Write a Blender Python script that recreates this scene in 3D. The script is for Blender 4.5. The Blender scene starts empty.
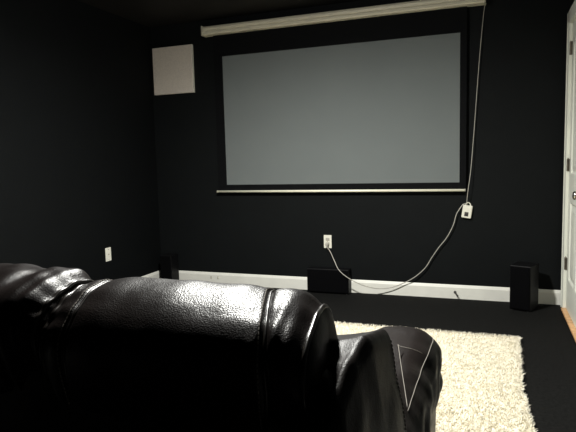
import bpy, bmesh, math, random
from math import sin, cos, pi, radians, exp
from mathutils import Vector, Matrix, noise
from mathutils.bvhtree import BVHTree
random.seed(7)
scene = bpy.context.scene
COL = scene.collection

# ------------------------------------------------------------------ materials
def mat(name, color, rough=0.6, metal=0.0, spec=0.5, noise_scale=None, var=0.15, bump=None, coat=0.0):
    """bump = list of (kind, scale, strength, distance)"""
    m = bpy.data.materials.new(name); m.use_nodes = True
    nt = m.node_tree; N = nt.nodes; L = nt.links
    b = N['Principled BSDF']
    b.inputs['Base Color'].default_value = (*color, 1)
    b.inputs['Roughness'].default_value = rough
    b.inputs['Metallic'].default_value = metal
    b.inputs['Specular IOR Level'].default_value = spec
    b.inputs['Coat Weight'].default_value = coat
    b.inputs['Coat Roughness'].default_value = 0.15
    tc = N.new('ShaderNodeTexCoord')
    if noise_scale:
        n = N.new('ShaderNodeTexNoise'); n.inputs['Scale'].default_value = noise_scale
        n.inputs['Detail'].default_value = 4
        L.new(tc.outputs['Object'], n.inputs['Vector'])
        r = N.new('ShaderNodeValToRGB')
        r.color_ramp.elements[0].position = 0.3; r.color_ramp.elements[1].position = 0.7
        r.color_ramp.elements[0].color = (*[c*(1-var) for c in color], 1)
        r.color_ramp.elements[1].color = (*[min(1, c*(1+var)) for c in color], 1)
        L.new(n.outputs['Fac'], r.inputs['Fac']); L.new(r.outputs['Color'], b.inputs['Base Color'])
    prev = None
    for kind, sc, st, dist in (bump or []):
        if kind == 'voronoi':
            t = N.new('ShaderNodeTexVoronoi'); t.inputs['Scale'].default_value = sc; out = t.outputs['Distance']
        else:
            t = N.new('ShaderNodeTexNoise'); t.inputs['Scale'].default_value = sc
            t.inputs['Detail'].default_value = 3; out = t.outputs['Fac']
        L.new(tc.outputs['Object'], t.inputs['Vector'])
        bn = N.new('ShaderNodeBump'); bn.inputs['Strength'].default_value = st
        bn.inputs['Distance'].default_value = dist
        L.new(out, bn.inputs['Height'])
        if prev: L.new(prev, bn.inputs['Normal'])
        prev = bn.outputs['Normal']
    if prev: L.new(prev, b.inputs['Normal'])
    return m

M = {}
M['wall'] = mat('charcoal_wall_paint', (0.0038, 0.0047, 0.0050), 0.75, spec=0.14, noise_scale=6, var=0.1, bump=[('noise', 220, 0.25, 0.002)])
M['wall_shaded'] = mat('charcoal_wall_paint_shaded', (0.0030, 0.0036, 0.0039), 0.75, spec=0.10, noise_scale=6, var=0.1, bump=[('noise', 220, 0.25, 0.002)])  # same wall paint, darkened in colour for the left wall's shade
M['ceiling'] = mat('charcoal_ceiling_paint', (0.008, 0.0072, 0.0068), 0.6, spec=0.3, noise_scale=2, var=0.25, bump=[('noise', 160, 0.3, 0.002)])
M['floor'] = mat('dark_floor_carpet', (0.0078, 0.0078, 0.0074), 0.9, spec=0.06, noise_scale=60, var=0.35, bump=[('noise', 350, 0.6, 0.004)])
M['trim'] = mat('white_trim_paint', (0.78, 0.77, 0.70), 0.45, noise_scale=9, var=0.04)
M['doorpaint'] = mat('grey_white_door_paint', (0.78, 0.79, 0.70), 0.42, noise_scale=5, var=0.05)
M['oak'] = mat('oak_threshold', (0.62, 0.36, 0.17), 0.4, noise_scale=25, var=0.25)
M['metal'] = mat('brushed_nickel', (0.62, 0.60, 0.55), 0.25, metal=1.0, noise_scale=40, var=0.1)
M['hinge'] = mat('aged_hinge_metal', (0.16, 0.14, 0.11), 0.4, metal=0.7, noise_scale=60, var=0.3)
M['screen'] = mat('grey_white_projection_fabric', (0.145, 0.160, 0.159), 0.9, spec=0.1, noise_scale=3, var=0.02)
M['mask'] = mat('black_screen_border', (0.0030, 0.0033, 0.0038), 0.8, spec=0.10, noise_scale=20, var=0.1)
M['housing'] = mat('cream_enamel', (0.68, 0.64, 0.50), 0.4, noise_scale=12, var=0.05)
M['bar'] = mat('cream_bar_enamel', (0.86, 0.83, 0.68), 0.4, noise_scale=12, var=0.05)
M['endcap'] = mat('cream_plastic', (0.40, 0.38, 0.30), 0.5, noise_scale=30, var=0.05)
M['panel'] = mat('beige_panel', (0.60, 0.545, 0.48), 0.8, spec=0.2, noise_scale=90, var=0.08)
M['plastic'] = mat('white_plastic', (0.78, 0.76, 0.66), 0.35, noise_scale=40, var=0.03)
M['cord'] = mat('grey_white_cord', (0.42, 0.40, 0.35), 0.45, noise_scale=80, var=0.06)
M['dark'] = mat('dark_plastic', (0.02, 0.02, 0.02), 0.4, noise_scale=50, var=0.2)
M['slot'] = mat('dark_slot', (0.05, 0.045, 0.04), 0.6, noise_scale=50, var=0.2)
M['speaker'] = mat('black_speaker_vinyl', (0.0035, 0.0035, 0.004), 0.5, spec=0.16, noise_scale=50, var=0.3, bump=[('noise', 300, 0.2, 0.001)])
M['grille'] = mat('black_grille_cloth', (0.0022, 0.0022, 0.0026), 0.9, spec=0.04, noise_scale=200, var=0.3, bump=[('voronoi', 500, 0.4, 0.001)])
M['leather'] = mat('dark_brown_leather', (0.0105, 0.0075, 0.0068), 0.35, spec=0.20, noise_scale=7, var=0.3,
                   bump=[('noise', 26, 0.12, 0.010), ('voronoi', 380, 0.42, 0.0011)])
M['leather_soft'] = mat('worn_brown_leather', (0.0105, 0.0078, 0.0070), 0.42, spec=0.18, noise_scale=7, var=0.3,
                   bump=[('noise', 26, 0.12, 0.010), ('voronoi', 380, 0.35, 0.0011)])
M['piping'] = mat('leather_piping', (0.02, 0.016, 0.013), 0.28, spec=0.6, noise_scale=20, var=0.2, bump=[('noise', 300, 0.3, 0.001)])
M['thread'] = mat('pale_grey_stitching', (0.26, 0.235, 0.20), 0.6, noise_scale=200, var=0.2)
M['rug'] = mat('cream_shag_wool', (0.86, 0.81, 0.68), 0.85, spec=0.1, noise_scale=35, var=0.07)
M['rugback'] = mat('rug_backing', (0.42, 0.34, 0.22), 0.9, spec=0.1, noise_scale=60, var=0.2)
M['foot'] = mat('black_sofa_foot', (0.01, 0.009, 0.008), 0.4, noise_scale=20, var=0.2)

# ------------------------------------------------------------------ helpers
def link(name, bm, m, parent=None, smooth=False):
    me = bpy.data.meshes.new(name)
    bmesh.ops.recalc_face_normals(bm, faces=bm.faces)
    if smooth:
        for f in bm.faces: f.smooth = True
    bm.to_mesh(me); bm.free()
    o = bpy.data.objects.new(name, me); COL.objects.link(o)
    o.data.materials.append(m)
    if parent:
        o.parent = parent
        o.matrix_parent_inverse = Matrix.Translation(parent.location).inverted() if parent.type == 'EMPTY' and parent.rotation_euler.z == 0 else Matrix()
        if parent.type != 'EMPTY': o.matrix_parent_inverse = parent_inv(parent)
    return o
def parent_inv(p):
    if p.parent is None: return (Matrix.Translation(p.location) @ p.rotation_euler.to_matrix().to_4x4()).inverted()
    # part meshes are written in world coordinates, so the part's world matrix is identity
    return Matrix() if not p.get('_local') else Matrix()
def thing(name, label, cat, loc, group=None, rotz=0):
    o = bpy.data.objects.new(name, None); COL.objects.link(o)
    o.location = loc; o.rotation_euler = (0, 0, rotz); o.empty_display_size = 0.1
    return tag(o, label, cat, group)
def tag(o, label, cat, group=None):
    o['label'] = label; o['category'] = cat
    if group: o['group'] = group
    return o
def struct(o): o['kind'] = 'structure'; return o
def box(bm, x0, x1, y0, y1, z0, z1, bev=0.0, seg=2):
    r = bmesh.ops.create_cube(bm, size=1.0)
    vs = r['verts']
    for v in vs:
        v.co = Vector(((x0+x1)/2+v.co.x*(x1-x0), (y0+y1)/2+v.co.y*(y1-y0), (z0+z1)/2+v.co.z*(z1-z0)))
    if bev > 0:
        es = list({e for v in vs for e in v.link_edges})
        bmesh.ops.bevel(bm, geom=es, offset=bev, segments=seg, profile=0.5, affect='EDGES')
def bbox(*a, **k):
    bm = bmesh.new(); box(bm, *a, **k); return bm
def cyl(bm, c, r1, r2, depth, axis='Z', seg=32):
    rot = {'Z': Matrix(), 'Y': Matrix.Rotation(pi/2, 4, 'X'), 'X': Matrix.Rotation(pi/2, 4, 'Y')}[axis]
    bmesh.ops.create_cone(bm, cap_ends=True, segments=seg, radius1=r1, radius2=r2, depth=depth, matrix=Matrix.Translation(c) @ rot)
def lathe(bm, prof, origin, axis='X', seg=40):
    """prof: list of (radius, distance along axis)"""
    rings = []
    for r, d in prof:
        ring = []
        for i in range(seg):
            a = 2*pi*i/seg
            if axis == 'X': p = Vector((d, r*cos(a), r*sin(a)))
            elif axis == 'Y': p = Vector((r*cos(a), d, r*sin(a)))
            else: p = Vector((r*cos(a), r*sin(a), d))
            ring.append(bm.verts.new(Vector(origin)+p))
        rings.append(ring)
    for a, b in zip(rings, rings[1:]):
        for i in range(seg): bm.faces.new((a[i], a[(i+1) % seg], b[(i+1) % seg], b[i]))
    bm.faces.new(rings[0]); bm.faces.new(rings[-1][::-1])
def catmull(pts, n=8):
    P = [Vector(p) for p in pts]; P = [P[0]*2-P[1]]+P+[P[-1]*2-P[-2]]; out = []
    for i in range(1, len(P)-2):
        for k in range(n):
            t = k/n; a, b, c, d = P[i-1], P[i], P[i+1], P[i+2]
            out.append(0.5*((2*b)+(c-a)*t+(2*a-5*b+4*c-d)*t*t+(3*b-a-3*c+d)*t**3))
    out.append(P[-2]); return out
def tube(bm, pts, r, seg=8):
    pts = [Vector(p) for p in pts]; rings = []
    up = Vector((0.13, 0.31, 0.94)).normalized()
    for i, p in enumerate(pts):
        t = (pts[min(i+1, len(pts)-1)]-pts[max(i-1, 0)])
        if t.length < 1e-9: t = Vector((0, 0, 1))
        t.normalize()
        n = up - t*up.dot(t)
        if n.length < 1e-3: n = Vector((1, 0, 0)) - t*t.x
        n.normalize(); up = n; b = t.cross(n)
        rr = r(i/(len(pts)-1)) if callable(r) else r
        rings.append([bm.verts.new(p+(n*cos(2*pi*k/seg)+b*sin(2*pi*k/seg))*rr) for k in range(seg)])
    for a, c in zip(rings, rings[1:]):
        for k in range(seg): bm.faces.new((a[k], a[(k+1) % seg], c[(k+1) % seg], c[k]))
    bm.faces.new(rings[0][::-1]); bm.faces.new(rings[-1])
def dashes(bm, pts, r, dash, gap):
    """short stitches along a polyline"""
    pts = [Vector(p) for p in pts]; seglen = [0]
    for a, b in zip(pts, pts[1:]): seglen.append(seglen[-1]+(b-a).length)
    def at(s):
        for i in range(1, len(pts)):
            if s <= seglen[i]:
                t = (s-seglen[i-1])/max(1e-9, seglen[i]-seglen[i-1]); return pts[i-1].lerp(pts[i], t)
        return pts[-1]
    s = 0
    while s+dash < seglen[-1]:
        tube(bm, [at(s), at(s+dash*0.5), at(s+dash)], r, 5); s += dash+gap
def rbox(x0, x1, y0, y1, z0, z1, r, n=40, deform=None):
    """softly rounded, densely gridded box, optionally deformed"""
    c = Vector(((x0+x1)/2, (y0+y1)/2, (z0+z1)/2)); h = Vector(((x1-x0)/2, (y1-y0)/2, (z1-z0)/2))
    bm = bmesh.new(); bmesh.ops.create_cube(bm, size=2.0)
    bmesh.ops.subdivide_edges(bm, edges=bm.edges, cuts=n, use_grid_fill=True)
    for v in bm.verts:
        p = Vector((v.co.x*h.x, v.co.y*h.y, v.co.z*h.z))
        q = Vector([max(-(h[i]-r), min(h[i]-r, p[i])) for i in range(3)])
        d = p-q
        if d.length > 1e-9: p = q+d.normalized()*r
        p = p+c
        if deform: p = deform(p)
        v.co = p
    return bm
def bvh(bm): return BVHTree.FromBMesh(bm)
def nz(x, y, z, s): return noise.noise(Vector((x*s, y*s, z*s)))

# ------------------------------------------------------------------ room
XR, YB, YN, ZC = 3.57, 0.0, -6.2, 2.44
struct(link('floor', bbox(-0.12, XR+0.3, YN, 0.12, -0.12, 0.0), M['floor']))
struct(link('ceiling', bbox(-0.12, XR+0.12, YN, 0.12, ZC, ZC+0.1), M['ceiling']))
struct(link('wall_back', bbox(-0.12, XR+0.12, 0.0, 0.12, 0.0, ZC), M['wall']))
struct(link('wall_left', bbox(-0.12, 0.0, YN, 0.0, 0.0, ZC), M['wall_shaded']))
struct(link('wall_front', bbox(-0.12, XR+0.12, YN-0.12, YN, 0.0, ZC), M['wall']))
# right wall with a door opening
DY0, DY1, DZ = -0.985, -0.135, 2.075
bm = bmesh.new()
box(bm, XR, XR+0.12, YN, DY0, 0, ZC); box(bm, XR, XR+0.12, DY1, 0.0, 0, ZC); box(bm, XR, XR+0.12, DY0, DY1, DZ, ZC)
struct(link('wall_right', bm, M['wall']))

def baseboard(name, x0, x1, y0, y1, side):
    bm = bmesh.new(); T = 0.014; H = 0.113
    prof = [(0, 0), (T, 0), (T, H-0.022), (T*0.75, H-0.014), (T*0.55, H-0.006), (T*0.3, H), (0, H)]
    def P(d, z, e):
        if side == 'back': return Vector((x0 if e == 0 else x1, -d, z))
        if side == 'left': return Vector((d, y0 if e == 0 else y1, z))
        return Vector((XR-d, y0 if e == 0 else y1, z))
    A = [bm.verts.new(P(d, z, 0)) for d, z in prof]; B = [bm.verts.new(P(d, z, 1)) for d, z in prof]
    for i in range(len(prof)):
        j = (i+1) % len(prof); bm.faces.new((A[i], A[j], B[j], B[i]))
    bm.faces.new(A); bm.faces.new(B[::-1])
    return struct(link(name, bm, M['trim']))
baseboard('baseboard_back', 0.0, XR, 0, 0, 'back')
baseboard('baseboard_left', 0, 0, YN, -0.014, 'left')
baseboard('baseboard_right', 0, 0, YN, DY0-0.09, 'right')

# door casing (trim), jamb, threshold
bm = bmesh.new()
CW = 0.085
def casing_strip(bm, y0, y1, z0, z1):
    box(bm, XR-0.017, XR, y0, y1, z0, z1, bev=0.004)
casing_strip(bm, DY1, DY1+CW, 0, DZ+CW)
casing_strip(bm, DY0-CW, DY0, 0, DZ+CW)
casing_strip(bm, DY0-CW, DY1+CW, DZ, DZ+CW)
box(bm, XR-0.021, XR-0.015, DY1+CW-0.022, DY1+CW-0.004, 0, DZ+CW-0.01, bev=0.002)
struct(link('trim_1', bm, M['doorpaint']))
bm = bmesh.new()
box(bm, XR-0.016, XR+0.12, DY1-0.012, DY1-0.0005, 0.0, DZ-0.002); box(bm, XR-0.016, XR+0.12, DY0+0.0005, DY0+0.012, 0.0, DZ-0.002)
box(bm, XR-0.016, XR+0.12, DY0+0.012, DY1-0.012, DZ-0.013, DZ-0.002)
struct(link('trim_2', bm, M['doorpaint']))
struct(link('trim_3', bbox(XR-0.028, XR+0.118, DY0+0.013, DY1-0.013, 0.0005, 0.017, bev=0.004), M['oak']))

# door_1: moulded slab, hinges, knob
door = struct(bpy.data.objects.new('door_1', None)); COL.objects.link(door)
door.location = (XR+0.02, (DY0+DY1)/2, 0)
fy0, fy1, fz0, fz1 = DY0+0.015, DY1-0.015, 0.02, DZ-0.016
X0 = XR+0.004
NY, NZ = 150, 260
panels = []
wy = fy1-fy0
for (a, b) in ((0.12, 0.46), (0.54, 0.88)):
    for (c, d) in ((0.245, 0.80), (1.01, 1.945)):
        panels.append((fy0+wy*a, fy0+wy*b, c, d))
def relief(y, z):
    for (a, b, c, d) in panels:
        top = d-0.05*((y-(a+b)/2)/((b-a)/2))**2 if d > 1.5 else d
        e = min(y-a, b-y, z-c, top-z)
        if e > 0:
            if e < 0.012: return 0.011*sin(e/0.012*pi/2)
            if e < 0.024: return 0.011
            if e < 0.05: return 0.011-0.008*(e-0.024)/0.026
            return 0.003
    return 0.0
bm = bmesh.new(); grid = []
for i in range(NY+1):
    row = []
    for j in range(NZ+1):
        y = fy0+wy*i/NY; z = fz0+(fz1-fz0)*j/NZ
        row.append(bm.verts.new((X0+relief(y, z), y, z)))
    grid.append(row)
for i in range(NY):
    for j in range(NZ): bm.faces.new((grid[i][j], grid[i+1][j], grid[i+1][j+1], grid[i][j+1]))
box(bm, X0+0.015, X0+0.04, fy0, fy1, fz0, fz1)
for (y, z, y2, z2) in ((fy0, fz0, fy1, fz0), (fy0, fz1, fy1, fz1), (fy0, fz0, fy0, fz1), (fy1, fz0, fy1, fz1)):
    a = [bm.verts.new(p) for p in ((X0, y, z), (X0, y2, z2), (X0+0.04, y2, z2), (X0+0.04, y, z))]; bm.faces.new(a)
slab = link('door_slab', bm, M['doorpaint'], door)
for hz in (1.888, 1.068, 0.348):
    bm = bmesh.new()
    cyl(bm, (X0-0.009, fy1+0.004, hz), 0.008, 0.008, 0.088, 'Z', 16)
    box(bm, X0-0.005, X0+0.002, fy1-0.03, fy1+0.006, hz-0.044, hz+0.044)
    cyl(bm, (X0-0.009, fy1+0.004, hz+0.048), 0.006, 0.003, 0.008, 'Z', 12)
    h = link('hinge', bm, M['hinge'], door, smooth=False)
bm = bmesh.new()
lathe(bm, [(0.032, 0), (0.032, -0.006), (0.024, -0.010), (0.011, -0.013), (0.011, -0.032), (0.020, -0.038), (0.0265, -0.048),
           (0.0265, -0.058), (0.021, -0.066), (0.010, -0.069), (0.001, -0.0695)], (X0, fy0+0.055, 0.9), 'X')
link('door_knob', bm, M['metal'], door, smooth=True)

# wall outlets
def outlet(name, c, axis, label, plug=False):
    t = thing(name, label, 'outlet', c)
    cx, cy, cz = c
    def bx(bm, u0, u1, d0, d1, z0, z1, bev=0):
        if axis == 'Y': box(bm, cx+u0, cx+u1, cy-d1, cy-d0, cz+z0, cz+z1, bev=bev)
        else: box(bm, cx+d0, cx+d1, cy+u0, cy+u1, cz+z0, cz+z1, bev=bev)
    bm = bmesh.new(); bx(bm, -.035, .035, 0.0005, .006, -.0575, .0575, .002); link('cover_plate', bm, M['plastic'], t)
    for dz in (-.0195, .0195):
        bm = bmesh.new(); bx(bm, -.017, .017, .005, .0085, dz-.014, dz+.014, .0015)
        s = link('socket', bm, M['cord'], t)
        bm = bmesh.new()
        bx(bm, -.008, -.006, .008, .0092, dz-.002, dz+.007); bx(bm, .006, .008, .008, .0092, dz-.002, dz+.007)
        bx(bm, -.002, .002, .008, .0092, dz-.010, dz-.006); link('slots', bm, M['slot'], s)
    bm = bmesh.new(); bx(bm, -.003, .003, .005, .0075, -.003, .003, .001); link('screw', bm, M['metal'], t)
    return t
outlet('wall_outlet', (1.7125, 0.0, 0.439), 'Y', 'white duplex outlet on the back wall below the screen with a cord plugged in')
t = thing('wall_plate', 'white wall plate with one small port on the left wall above the sofa back', 'wall plate', (0, -.789, .40))
link('cover_plate', bbox(.0005, .006, -.824, -.754, .3425, .4575, bev=.002), M['plastic'], t)
bm = bmesh.new(); cyl(bm, (.008, -.789, .402), .0055, .005, .006, 'X', 20); cyl(bm, (.012, -.789, .402), .002, .002, .004, 'X', 12); link('port', bm, M['endcap'], t)
for dz in (-.042, .042):
    bm = bmesh.new(); cyl(bm, (.0065, -.789, .40+dz), .0028, .0026, .002, 'X', 12); link('screw', bm, M['metal'], t)

# small baseboard fittings
bm = bmesh.new()
cyl(bm, (2.782, -0.017, 0.055), 0.011, 0.011, 0.006, 'Y', 20)
pts = []
for i in range(140):
    a = i*0.55; d = -0.02-0.058*i/140; rr = 0.0055
    pts.append((2.782+rr*cos(a)+0.02*i/140, d, 0.055+rr*sin(a)-0.012*i/140))
tube(bm, pts, 0.0015, 5)
cyl(bm, (2.804, -0.084, 0.042), 0.008, 0.007, 0.014, 'Y', 16)
tag(link('door_stop', bm, M['slot'], None, True), 'small dark spring door stop sticking out of the white baseboard', 'door stop')
for k, x in enumerate((0.555, 0.628)):
    bm = bmesh.new(); box(bm, x-.005, x+.005, -.0165, -.0138, .052, .078, bev=.001); cyl(bm, (x, -.0175, .065), .0035, .003, .004, 'Y', 12)
    tag(link('cable_jack', bm, M['endcap'], None), ('tiny grey jack on the back baseboard, nearer the corner speaker', 'tiny grey jack on the back baseboard, the right one of the pair')[k], 'jack', 'tiny jacks on the baseboard')

# ------------------------------------------------------------------ projection screen
scr = thing('projection_screen', 'large pull-down projector screen with grey-white surface and black border on the back wall', 'screen', (1.77, -0.05, 2.28))
# housing: rounded profile tube with a lip
bm = bmesh.new()
prof = [(-.018, 2.366), (-.070, 2.366), (-.088, 2.358), (-.096, 2.343), (-.096, 2.322), (-.090, 2.318), (-.098, 2.313), (-.100, 2.295), (-.094, 2.286),
        (-.070, 2.284), (-.052, 2.284), (-.018, 2.284)]
HX0, HX1 = 0.612, 2.985
rings = []
for x in (HX0, HX1): rings.append([bm.verts.new((x, y, z)) for y, z in prof])
for i in range(len(prof)):
    j = (i+1) % len(prof); bm.faces.new((rings[0][i], rings[0][j], rings[1][j], rings[1][i]))
bm.faces.new(rings[0]); bm.faces.new(rings[1][::-1])
link('housing', bm, M['housing'], scr)
for x0, x1 in ((HX0-.012, HX0+.001), (HX1-.001, HX1+.012)):
    bm = bmesh.new(); box(bm, x0, x1, -.102, -.012, 2.281, 2.369, bev=.005, seg=3)
    link('end_cap', bm, M['endcap'], scr)
for x in (0.75, 2.80):
    bm = bmesh.new(); box(bm, x-.02, x+.02, -.02, -.0005, 2.28, 2.40, bev=.002); link('wall_bracket', bm, M['mask'], scr)
FX0, FX1, FZ0, FZ1 = 0.690, 2.862, 0.880, 2.30
IX0, IX1, IZ0, IZ1 = 0.776, 2.813, 0.946, 2.095
def sheet(x0, x1, z0, z1, y):
    bm = bmesh.new(); nx, nzv = 60, 40; g = []
    for i in range(nx+1):
        row = []
        for j in range(nzv+1):
            x = x0+(x1-x0)*i/nx; z = z0+(z1-z0)*j/nzv
            row.append(bm.verts.new((x, y-0.0015*sin(x*3.1+0.4)*cos(z*2.0), z)))
        g.append(row)
    for i in range(nx):
        for j in range(nzv): bm.faces.new((g[i][j], g[i+1][j], g[i+1][j+1], g[i][j+1]))
    return bm
link('black_border', sheet(FX0, FX1, FZ0, FZ1, -.045), M['mask'], scr, True)
link('viewing_surface', sheet(IX0, IX1, IZ0, IZ1, -.0465), M['screen'], scr, True)
bm = bmesh.new(); 
bmesh.ops.create_cone(bm, cap_ends=True, segments=24, radius1=.0105, radius2=.0105, depth=2.172, matrix=Matrix.Translation((1.765, -.046, .884)) @ Matrix.Rotation(pi/2, 4, 'Y') )
link('weight_bar', bm, M['bar'], scr, True)
for x in (0.677, 2.855):
    bm = bmesh.new(); cyl(bm, (x, -.046, .884), .012, .012, .008, 'X', 24); link('bar_cap', bm, M['endcap'], scr)

# control cord and in-line switch box
bm = bmesh.new()
pts = catmull([(3.001, -.006, 2.30), (2.985, -.008, 2.26), (2.962, -.03, 2.0), (2.941, -.03, 1.7), (2.919, -.03, 1.35), (2.898, -.05, 1.05), (2.878, -.06, .88), (2.868, -.035, .775),
               (2.872, -.024, .772)], 10)
tube(bm, pts, .0026, 8)
link('control_cord', bm, M['cord'], scr, True)
sw = thing('control_box', 'small white control box with a dark button hanging on the wall right of the screen', 'switch', (2.871, 0, .717))
def rot2(bm, c, a):
    bmesh.ops.rotate(bm, verts=bm.verts, cent=c, matrix=Matrix.Rotation(a, 3, 'Y'))
cc = (2.871, 0, .717); ang = radians(8)
bm = bmesh.new(); box(bm, 2.871-.037, 2.871+.037, -.028, -.0008, .717-.057, .717+.046, bev=.007, seg=3); rot2(bm, cc, ang); link('case', bm, M['plastic'], sw)
bm = bmesh.new(); box(bm, 2.871-.017, 2.871+.013, -.031, -.027, .717-.041, .717-.008, bev=.002); rot2(bm, cc, ang)
bt = link('button', bm, M['slot'], sw)
bm = bmesh.new(); box(bm, 2.871-.011, 2.871+.008, -.033, -.0305, .717-.037, .717-.024, bev=.001); rot2(bm, cc, ang); link('button_symbol', bm, M['dark'], bt)
bm = bmesh.new(); tube(bm, [(2.871+.019*cos(a), -.014, .760+.024*sin(a)) for a in [pi*k/16 for k in range(17)]], .0045, 8); rot2(bm, cc, ang)
link('hanging_loop', bm, M['plastic'], sw, True)
# power cord to outlet
bm = bmesh.new()
P0 = [(2.858, -.020, .775), (2.838, -.022, .768), (2.815, -.03, .735), (2.79, -.03, .69), (2.765, -.03, .60), (2.715, -.03, .50), (2.655, -.03, .42), (2.60, -.03, .335),
      (2.545, -.032, .245), (2.46, -.036, .165), (2.37, -.04, .112), (2.27, -.05, .072), (2.17, -.07, .062), (2.08, -.10, .080), (1.99, -.128, .118), (1.90, -.136, .170),
      (1.84, -.130, .222), (1.80, -.105, .285), (1.755, -.06, .35), (1.727, -.045, .385), (1.7135, -.045, .402)]
cable = thing('power_cable', 'pale cable sagging along the wall from the control box to the outlet', 'cable', (2.2, -.04, .05))
tube(bm, catmull(P0, 8), .0036, 8)
link('cord', bm, M['cord'], cable, True)
bm = bmesh.new(); box(bm, 1.7125-.013, 1.7125+.013, -.046, -.0095, .419-.013, .419+.010, bev=.004, seg=3)
tube(bm, [(1.7125, -.045, .397), (1.7125, -.040, .404), (1.7125, -.034, .412)], lambda t: .005+.002*t, 10)
link('plug', bm, M['cord'], cable)

# beige square panel high in the corner
pan = thing('wall_panel', 'square beige panel mounted high on the back wall beside the left corner', 'panel', (0.272, 0, 1.80))
link('board', bbox(.036, .456, -.030, -.0008, 1.803, 2.236, bev=.002), M['panel'], pan)
bm = bmesh.new()
link('edge_glint', bbox(.4562, .4585, -.030, -.0008, 1.803, 2.236), M['plastic'], pan)  # white sliver painting a bright glint along the board's right edge

# ------------------------------------------------------------------ speakers
def speaker(name, loc, w, d, h, rz, label, cones=True):
    """origin at centre of the base; front looks along -y before rotation"""
    t = thing(name, label, 'speaker', (0, 0, 0))
    T = Matrix.Translation(loc) @ Matrix.Rotation(rz, 4, 'Z')
    def put(nm, bm, m, par, sm=False):
        bmesh.ops.transform(bm, matrix=Matrix.Translation(-Vector(loc)) @ T, verts=bm.verts)
        o = link(nm, bm, m, None, sm); o.parent = par; return o
    put('cabinet', bbox(-w/2, w/2, -d/2+.008, d/2, 0.006, h, bev=.004), M['speaker'], t)
    g = put('grille', bbox(-w/2+.006, w/2-.006, -d/2, -d/2+.008, .016, h-.008, bev=.003), M['grille'], t)
    bm = bmesh.new()
    for sx in (-1, 1):
        for sy in (-1, 1): pass
    for sx in (-1, 1):
        for sy in (-1, 1):
            bm = bmesh.new(); cyl(bm, (sx*(w/2-.02), sy*(d/2-.02), .0035), .009, .010, .007, 'Z', 16); put('rubber_foot', bm, M['dark'], t)
    t.location = loc
    return t
speaker('tower_speaker', (3.287, -0.185, 0), .150, .195, .338, radians(-21), 'black box speaker standing on the floor beside the door')
speaker('tower_speaker', (0.155, -0.10, 0), .122, .14, .288, radians(0), 'small black box speaker on the floor in the left corner')
speaker('floor_speaker', (1.735, -0.066, 0), .372, .10, .215, 0, 'wide low black speaker box on the floor under the outlet')
# little wire from corner speaker
bm = bmesh.new(); tube(bm, catmull([(.205, -.05, .05), (.225, -.13, .004), (.27, -.14, .004), (.36, -.10, .004), (.45, -.10, .004), (.52, -.17, .004)], 10), .003, 6)
tag(link('speaker_wire', bm, M['cord'], None, True), 'thin pale speaker wire curling on the floor beside the corner speaker', 'wire')

# ------------------------------------------------------------------ rug
RX0, RX1, RY0, RY1 = 0.75, 3.205, -2.76, -1.0
def rug_edge(x, y):
    wob = 0.012*nz(x, y, 3, 9)+0.02*nz(x, y, 8, 2.0)
    return x+wob, y+0.012*nz(x, y, 17, 9)
bm = bmesh.new(); nx, ny = 130, 95; g = []
for i in range(nx+1):
    row = []
    for j in range(ny+1):
        x = RX0+(RX1-RX0)*i/nx; y = RY0+(RY1-RY0)*j/ny
        e = min(i, nx-i, j, ny-j)
        z = 0.002 if e == 0 else 0.017+0.005*nz(x, y, 0, 30)
        xx, yy = rug_edge(x, y); row.append(bm.verts.new((xx, yy, z)))
    g.append(row)
for i in range(nx):
    for j in range(ny): bm.faces.new((g[i][j], g[i+1][j], g[i+1][j+1], g[i][j+1]))
rug = link('shag_rug', bm, M['rug'], None, True)
tag(rug, 'cream shag area rug on the dark floor in front of the sofa', 'rug')
# pile: many small bent tufts in one mesh
V = []; F = []
rnd = random.Random(3)
def tuft(x, y, big=1.0):
    a = rnd.uniform(0, 2*pi); lean = rnd.uniform(.2, 1.0); L = rnd.uniform(.014, .023)*big; w = rnd.uniform(.0014, .0027)
    flow = 0.8*nz(x, y, 5, 7)*pi; dx, dy = cos(a+flow)*lean, sin(a+flow)*lean
    b = len(V); z0 = .012
    for (t, ww) in ((0, 1.0), (.55, 1.1), (1.0, .25)):
        k = t*t; cx, cy, cz = x+dx*L*.75*k, y+dy*L*.75*k, z0+L*(t-.28*lean*k)
        for q in range(3):
            an = a+q*2*pi/3; V.append((cx+cos(an)*w*ww, cy+sin(an)*w*ww, cz))
    for l in (0, 3):
        for q in range(3):
            q2 = (q+1) % 3; F.append((b+l+q, b+l+q2, b+l+3+q2, b+l+3+q))
    F.append((b+6, b+7, b+8))
for _ in range(105000):
    x = rnd.uniform(1.9, RX1) if rnd.random() < .85 else rnd.uniform(RX0, 1.9)
    y = rnd.uniform(RY0, RY1)
    xx, yy = rug_edge(x, y)
    clump = nz(x, y, 1, 45)
    tuft(xx, yy, 1.0+0.35*clump)
for _ in range(4200):      # fringe of tufts leaning over the edges
    s = rnd.random()
    if s < .45: x, y = RX1, rnd.uniform(RY0, RY1)
    elif s < .9: x, y = rnd.uniform(RX0, RX1), RY1
    else: x, y = RX0, rnd.uniform(RY0, RY1)
    xx, yy = rug_edge(x, y); tuft(xx+rnd.uniform(-.006, .008), yy+rnd.uniform(-.006, .008), 1.45)
me = bpy.data.meshes.new('pile'); me.from_pydata(V, [], F); me.materials.append(M['rug'])
pile = bpy.data.objects.new('pile', me); COL.objects.link(pile); pile.parent = rug; pile['kind'] = 'stuff'

# ------------------------------------------------------------------ sofa
sofa = thing('leather_sofa', 'dark brown leather reclining sofa with stitched seams, seen from behind', 'sofa', (2.15, -3.35, 0.0))
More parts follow.
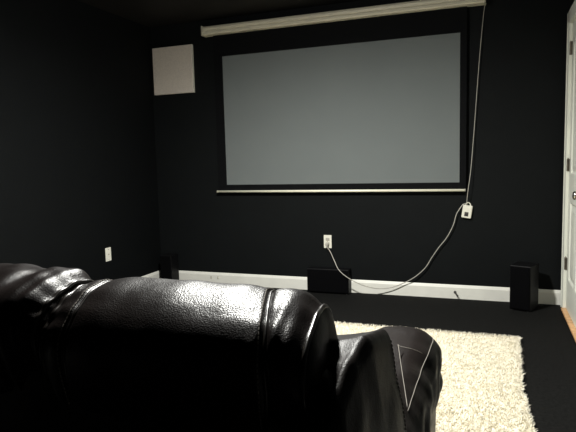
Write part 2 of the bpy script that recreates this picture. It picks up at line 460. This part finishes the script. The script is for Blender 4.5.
# seat-back pillow: closed yz profile (rear bottom -> over the ridge -> front bottom), swept in x
PROF = [(-3.80, .66), (-3.848, .74), (-3.872, .82), (-3.877, .870), (-3.864, .902), (-3.832, .926), (-3.790, .940), (-3.745, .948), (-3.700, .947),
        (-3.665, .930), (-3.640, .890), (-3.615, .80), (-3.575, .66), (-3.55, .55), (-3.60, .50), (-3.72, .52)]
def prof_points(n=10):
    P = [Vector((0, a, b)) for a, b in PROF]; N = len(P); out = []
    for i in range(N):
        a, b, c, d = P[i-1], P[i], P[(i+1) % N], P[(i+2) % N]
        for k in range(n):
            t = k/n
            out.append(0.5*((2*b)+(c-a)*t+(2*a-5*b+4*c-d)*t*t+(3*b-a-3*c+d)*t**3))
    return out
PP = prof_points(10)
PC = Vector((0, -3.73, .76))
def smooth01(t): t = max(0, min(1, t)); return t*t*(3-2*t)
def back_shift(p):      # 0 at ridge, 1 at the rear bulge
    return max(0, min(1, (-3.715-p.y)/.165)) if p.z > .7 else 1.0
def seat_back(xl, xr, dz, ll, lr, seams, folds):
    """xl,xr at ridge; ll/lr lean of the ends at the rear; seams = [(x, lean)]"""
    def surf(x01, p, off=0.0):
        b = back_shift(p)
        XL, XRr = xl+ll*b, xr+lr*b
        x = XL+(XRr-XL)*x01
        d = p-PC; n = Vector((0, d.y, d.z)).normalized()
        puff = 0.0
        ex = min(x-XL, XRr-x)
        puff -= 0.016*exp(-(ex/0.020)**2)
        puff += 0.004*sin(pi*x01)
        for sx, sl, *_ in seams:
            s = sx+sl*b; puff -= 0.006*exp(-((x-s)/0.006)**2)
            puff -= 0.005*exp(-((x-s)/0.032)**2)
        puff += 0.0045*nz(x, p.y*.6, p.z*.6, 9.0)+0.0018*nz(x+4, p.y*.5, p.z*.5, 20.0)
        if folds: puff += .0035*sin((x-.5*b*.1)*95+7*nz(x, p.y, p.z, 6))*(.5+.8*nz(x, 1, 1, 9))-.006*smooth01((x-(XRr-.05))/.05)-.006*exp(-((x-2.20+.02*b)/.016)**2)
        # gathers fanning from the ends
        puff += 0.0014*exp(-ex/0.09)*sin((p.y*1.0+p.z*.6)*95+6*nz(x, p.y, p.z, 8))
        puff += 0.004*exp(-((x-(XRr-.05))/.035)**2)*sin((x*210)+p.z*30)*b*0.6
        q = Vector((x, p.y, p.z))+n*(puff+off); q.z += dz*smooth01((p.z-.5)/.3)-.011*(1-x01)*smooth01((-3.77-p.y)/.09)*smooth01((p.z-.6)/.2)
        if not folds: q.z -= .009*smooth01((x-(XRr-.07))/.07)*smooth01((p.z-.7)/.2)
        return q
    bm = bmesh.new(); rings = []
    NS = 150
    def cap(side):
        rr = []
        for (sc, ox) in ((.05, .020), (.35, .019), (.65, .016), (.85, .012), (.95, .007)):
            ring = []
            for p in PP:
                q = surf(0 if side < 0 else 1, p)
                c = Vector((q.x, PC.y, PC.z+dz))
                ring.append(Vector((q.x+side*ox+side*.004*nz(q.x, p.y*sc, p.z*sc, 12), c.y+(q.y-c.y)*sc, c.z+(q.z-c.z)*sc)))
            rr.append(ring)
        return rr
    allr = cap(-1)+[[surf(i/NS, p) for p in PP] for i in range(NS+1)]+cap(1)[::-1]
    for r in allr: rings.append([bm.verts.new(v) for v in r])
    n = len(PP)
    for a, b in zip(rings, rings[1:]):
        for k in range(n): bm.faces.new((a[k], a[(k+1) % n], b[(k+1) % n], b[k]))
    bm.faces.new(rings[0]); bm.faces.new(rings[-1][::-1])
    ob = link('seat_back', bm, M['leather'], sofa, True)
    idx = [i for i, p in enumerate(PP) if i <= 125]
    # end piping
    for side in (0, 1):
        bm = bmesh.new(); tube(bm, [surf(side, PP[i], -.001) for i in range(0, 126)], .0042, 8)
        link('piping', bm, M['piping'], ob, True)
    for sx, sl, i0, i1 in seams:
        def at(p, dx, off):
            b = back_shift(p); XL, XRr = xl+ll*b, xr+lr*b
            return surf(((sx+sl*b+dx)-XL)/(XRr-XL), p, off)
        bm = bmesh.new(); tube(bm, [at(PP[i], 0, .0012) for i in range(i0, i1)], .0032, 8); link('piping', bm, M['piping'], ob, True)
        for dx in (-.0085,):
            bm = bmesh.new(); dashes(bm, [at(PP[i], dx, .0008) for i in range(i0, i1)], .0011, .0055, .0028); link('stitching', bm, M['thread'], ob)
    return ob
seat_back(2.300, 2.786, -0.014, .022, .015, [(2.352, .026, 5, 120), (2.695, .050, 5, 120)], 0)
seat_back(1.80, 2.290, 0.000, .02, .012, [(1.86, .02, 5, 120)], 1)

# outer back shell
def shell_def(p):
    t = smooth01((p.z-.55)/.25)
    q = p.copy()
    q.y += 0.02*smooth01((.8-p.z)/.7)
    q.z += (0.006*nz(p.x, p.y, 0, 14) - 0.035*smooth01((p.y+3.72)/.2))*t
    q.y += .004*nz(p.x, 3, p.z, 9)
    return q
bm = rbox(1.52, 2.85, -3.855, -3.52, .07, .832, .045, 50, shell_def)
link('back_shell', bm, M['leather'], sofa, True)
# padded wings at the ends of the back
def wing(mirror):
    def d(p):
        t = smooth01((p.z-.64)/.18); q = p.copy()
        e = 2.878-p.x
        fx = -.20*min(e, .045)-.17*max(0, e-.045)+.003*exp(-(e/.02)**2)
        fy = -.20*max(0, -3.70-p.y)-.25*max(0, -3.78-p.y)-.22*max(0, p.y+3.70)
        q.z += (fx+fy+.0035*nz(p.x, p.y, 2, 22))*t
        k = smooth01((p.x-2.80)/.08)
        q.x += k*(.15*max(0, min(.22, .85-p.z))-.012-.06*max(0, -3.60-p.y)+.004*nz(p.x, p.y, p.z, 13))
        q.y += .02*smooth01((.8-p.z)/.7)
        if mirror: q.x = 4.395-q.x
        return q
    return rbox(2.74, 2.884, -3.872, -3.54, .09, .861, .024, 64, d)
link('side_wing', wing(True), M['leather_soft'], sofa, True)
bm = wing(False); sh_b = bvh(bm)
shell = link('side_wing', bm, M['leather_soft'], sofa, True)
def cast(b, o, d):
    h = b.ray_cast(Vector(o), Vector(d).normalized())
    return h
def seam_on(b, rays, parent, dashed=True, lift=.0008, r=.0011, welt=False, name='stitching'):
    pts = []
    for o, d in rays:
        h = cast(b, o, d)
        if h[0] is not None: pts.append(h[0]+h[1].normalized()*lift*(1 if h[1].dot(Vector(d)) < 0 else -1))
    if len(pts) < 3: return
    bm = bmesh.new()
    if welt: tube(bm, pts, .004, 8); link('piping', bm, M['piping'], parent, True)
    else:
        dashes(bm, pts, r, .0055, .0026) if dashed else tube(bm, pts, r, 6)
        link(name, bm, M['thread'], parent, True)
seam_on(sh_b, [((3.2, y, z), (-1, 0, 0)) for y, z in [(-3.56-.02*k/20, .84-.6*k/20) for k in range(21)]], shell)

# armrests
def make_arm(x0, x1, side):

    a = 0.0
    def d(p):
        q = p.copy()
        tz = smooth01((p.z-.42)/.2)
        q.z += .010*sin(pi*(p.x-x0)/(x1-x0))*tz + .004*nz(p.x, p.y, p.z, 11)
        if p.z > .55: q.z += .02*smooth01((p.y+3.3)/.4)-.028*smooth01((p.y+2.95)/.12)*1.0
        out = 1 if side > 0 else -1
        f = ((p.x-(x0+x1)/2)*out)/((x1-x0)/2)
        if f > .3: q.x += out*(.008*nz(p.y, p.z, 1, 16) + .010*sin((p.y*.7-p.z)*60)*exp(-((p.z-.50)/.07)**2)*.35)
        # front narrows towards the bottom
        q.x -= out*.020*smooth01((.52-p.z)/.2)*(1 if f > 0 else 0)
        return q
    bm = rbox(x0, x1, -3.60, -2.835, .36, .612, .075, 60, d); b = bvh(bm)
    arm = link('armrest_pad', bm, M['leather_soft'], sofa, True)
    X = lambda v: v if side > 0 else x0+(2.914-v)
    o = Vector((.3*side, 0, .4))
    def ray(x, y): p = Vector((X(x), y, .60)); return (p+o, -o)
    def down(x, y): return ((X(x), y, 1.2), (0, 0, -1))
    seam_on(b, [ray(2.884, -3.41+.585*k/50) for k in range(51)], arm, dashed=False, r=.0010)
    seam_on(b, [down(2.812+.066*k/20, -3.09-.006*sin(k/6)) for k in range(21)], arm, dashed=False, r=.0009)
    seam_on(b, [down(2.882-.071*k/30, -3.40+.32*k/30) for k in range(31)], arm, dashed=False, r=.0009)
    return arm
make_arm(2.685, 2.914, 1)
make_arm(1.38, 1.62, -1)
def side_def(p):
    q = p.copy(); q.x += .004*nz(p.x, p.y, p.z, 8); return q
for (x0, x1) in ((2.70, 2.897), (1.41, 1.60)):
    link('side_panel', rbox(x0, x1, -3.58, -2.875, .055, .47, .03, 30, side_def), M['leather_soft'], sofa, True)
# seats, footrests, base, feet
for (x0, x1) in ((1.64, 2.155), (2.165, 2.69)):
    def sd(p):
        q = p.copy(); q.z += .02*sin(pi*(p.x-x0)/(x1-x0))*smooth01((p.z-.4)/.06)+.005*nz(p.x, p.y, 0, 9); return q
    s = link('seat_cushion', rbox(x0, x1, -3.60, -2.87, .30, .455, .05, 26, sd), M['leather'], sofa, True)
    link('footrest', rbox(x0, x1, -2.885, -2.82, .09, .38, .03, 20, None), M['leather'], sofa, True)
link('base_frame', bbox(1.44, 2.86, -3.80, -2.90, .05, .30, bev=.01), M['foot'], sofa)
for x in (1.48, 2.82):
    for y in (-3.76, -2.94):
        bm = bmesh.new(); cyl(bm, (x, y, .0255), .022, .03, .051, 'Z', 20); link('leg', bm, M['foot'], sofa)

# ------------------------------------------------------------------ light
def area(name, loc, size, energy, color, rot=(0, 0, 0)):
    l = bpy.data.lights.new(name, 'AREA'); l.shape = 'DISK'; l.size = size; l.energy = energy; l.color = color
    o = bpy.data.objects.new(name, l); COL.objects.link(o); o.location = loc; o.rotation_euler = rot; return o
sl = bpy.data.lights.new('ceiling_downlight', 'SPOT'); sl.energy = 560; sl.color = (1.0, .995, .945)
sl.spot_size = pi; sl.spot_blend = 1.0; sl.shadow_soft_size = .08
so = bpy.data.objects.new('ceiling_downlight', sl); COL.objects.link(so); so.location = (1.92, -2.25, 2.35)
pl = bpy.data.lights.new('housing_fill', 'POINT'); pl.energy = 34; pl.shadow_soft_size = .05; pl.color = (1.0, .98, .93)  # added fill light that lifts the screen housing and beige panel
po = bpy.data.objects.new('housing_fill', pl); COL.objects.link(po); po.location = (1.92, -2.25, 2.30)
w = bpy.data.worlds.new('world'); scene.world = w; w.use_nodes = True
w.node_tree.nodes['Background'].inputs['Color'].default_value = (.5, .55, .6, 1)
w.node_tree.nodes['Background'].inputs['Strength'].default_value = 0.02

# ------------------------------------------------------------------ camera
cam = bpy.data.cameras.new('camera'); co = bpy.data.objects.new('camera', cam); COL.objects.link(co)
cam.sensor_fit = 'HORIZONTAL'; cam.sensor_width = 36; cam.lens = 549.373/576*36; cam.clip_start = .02
r = Vector((0.93780462, 0.34616598, -0.02629847)); u = Vector((-0.01039254, 0.10371152, 0.99455312)); f = Vector((-0.34700792, 0.9324232, -0.10085868))
m = Matrix((r, u, -f)).transposed().to_4x4(); m.translation = (3.05112967, -4.57868366, 1.15479866)
co.matrix_world = m
scene.camera = co
scene.view_settings.view_transform = 'Standard'
scene.view_settings.look = 'None'
scene.view_settings.exposure = 0.0
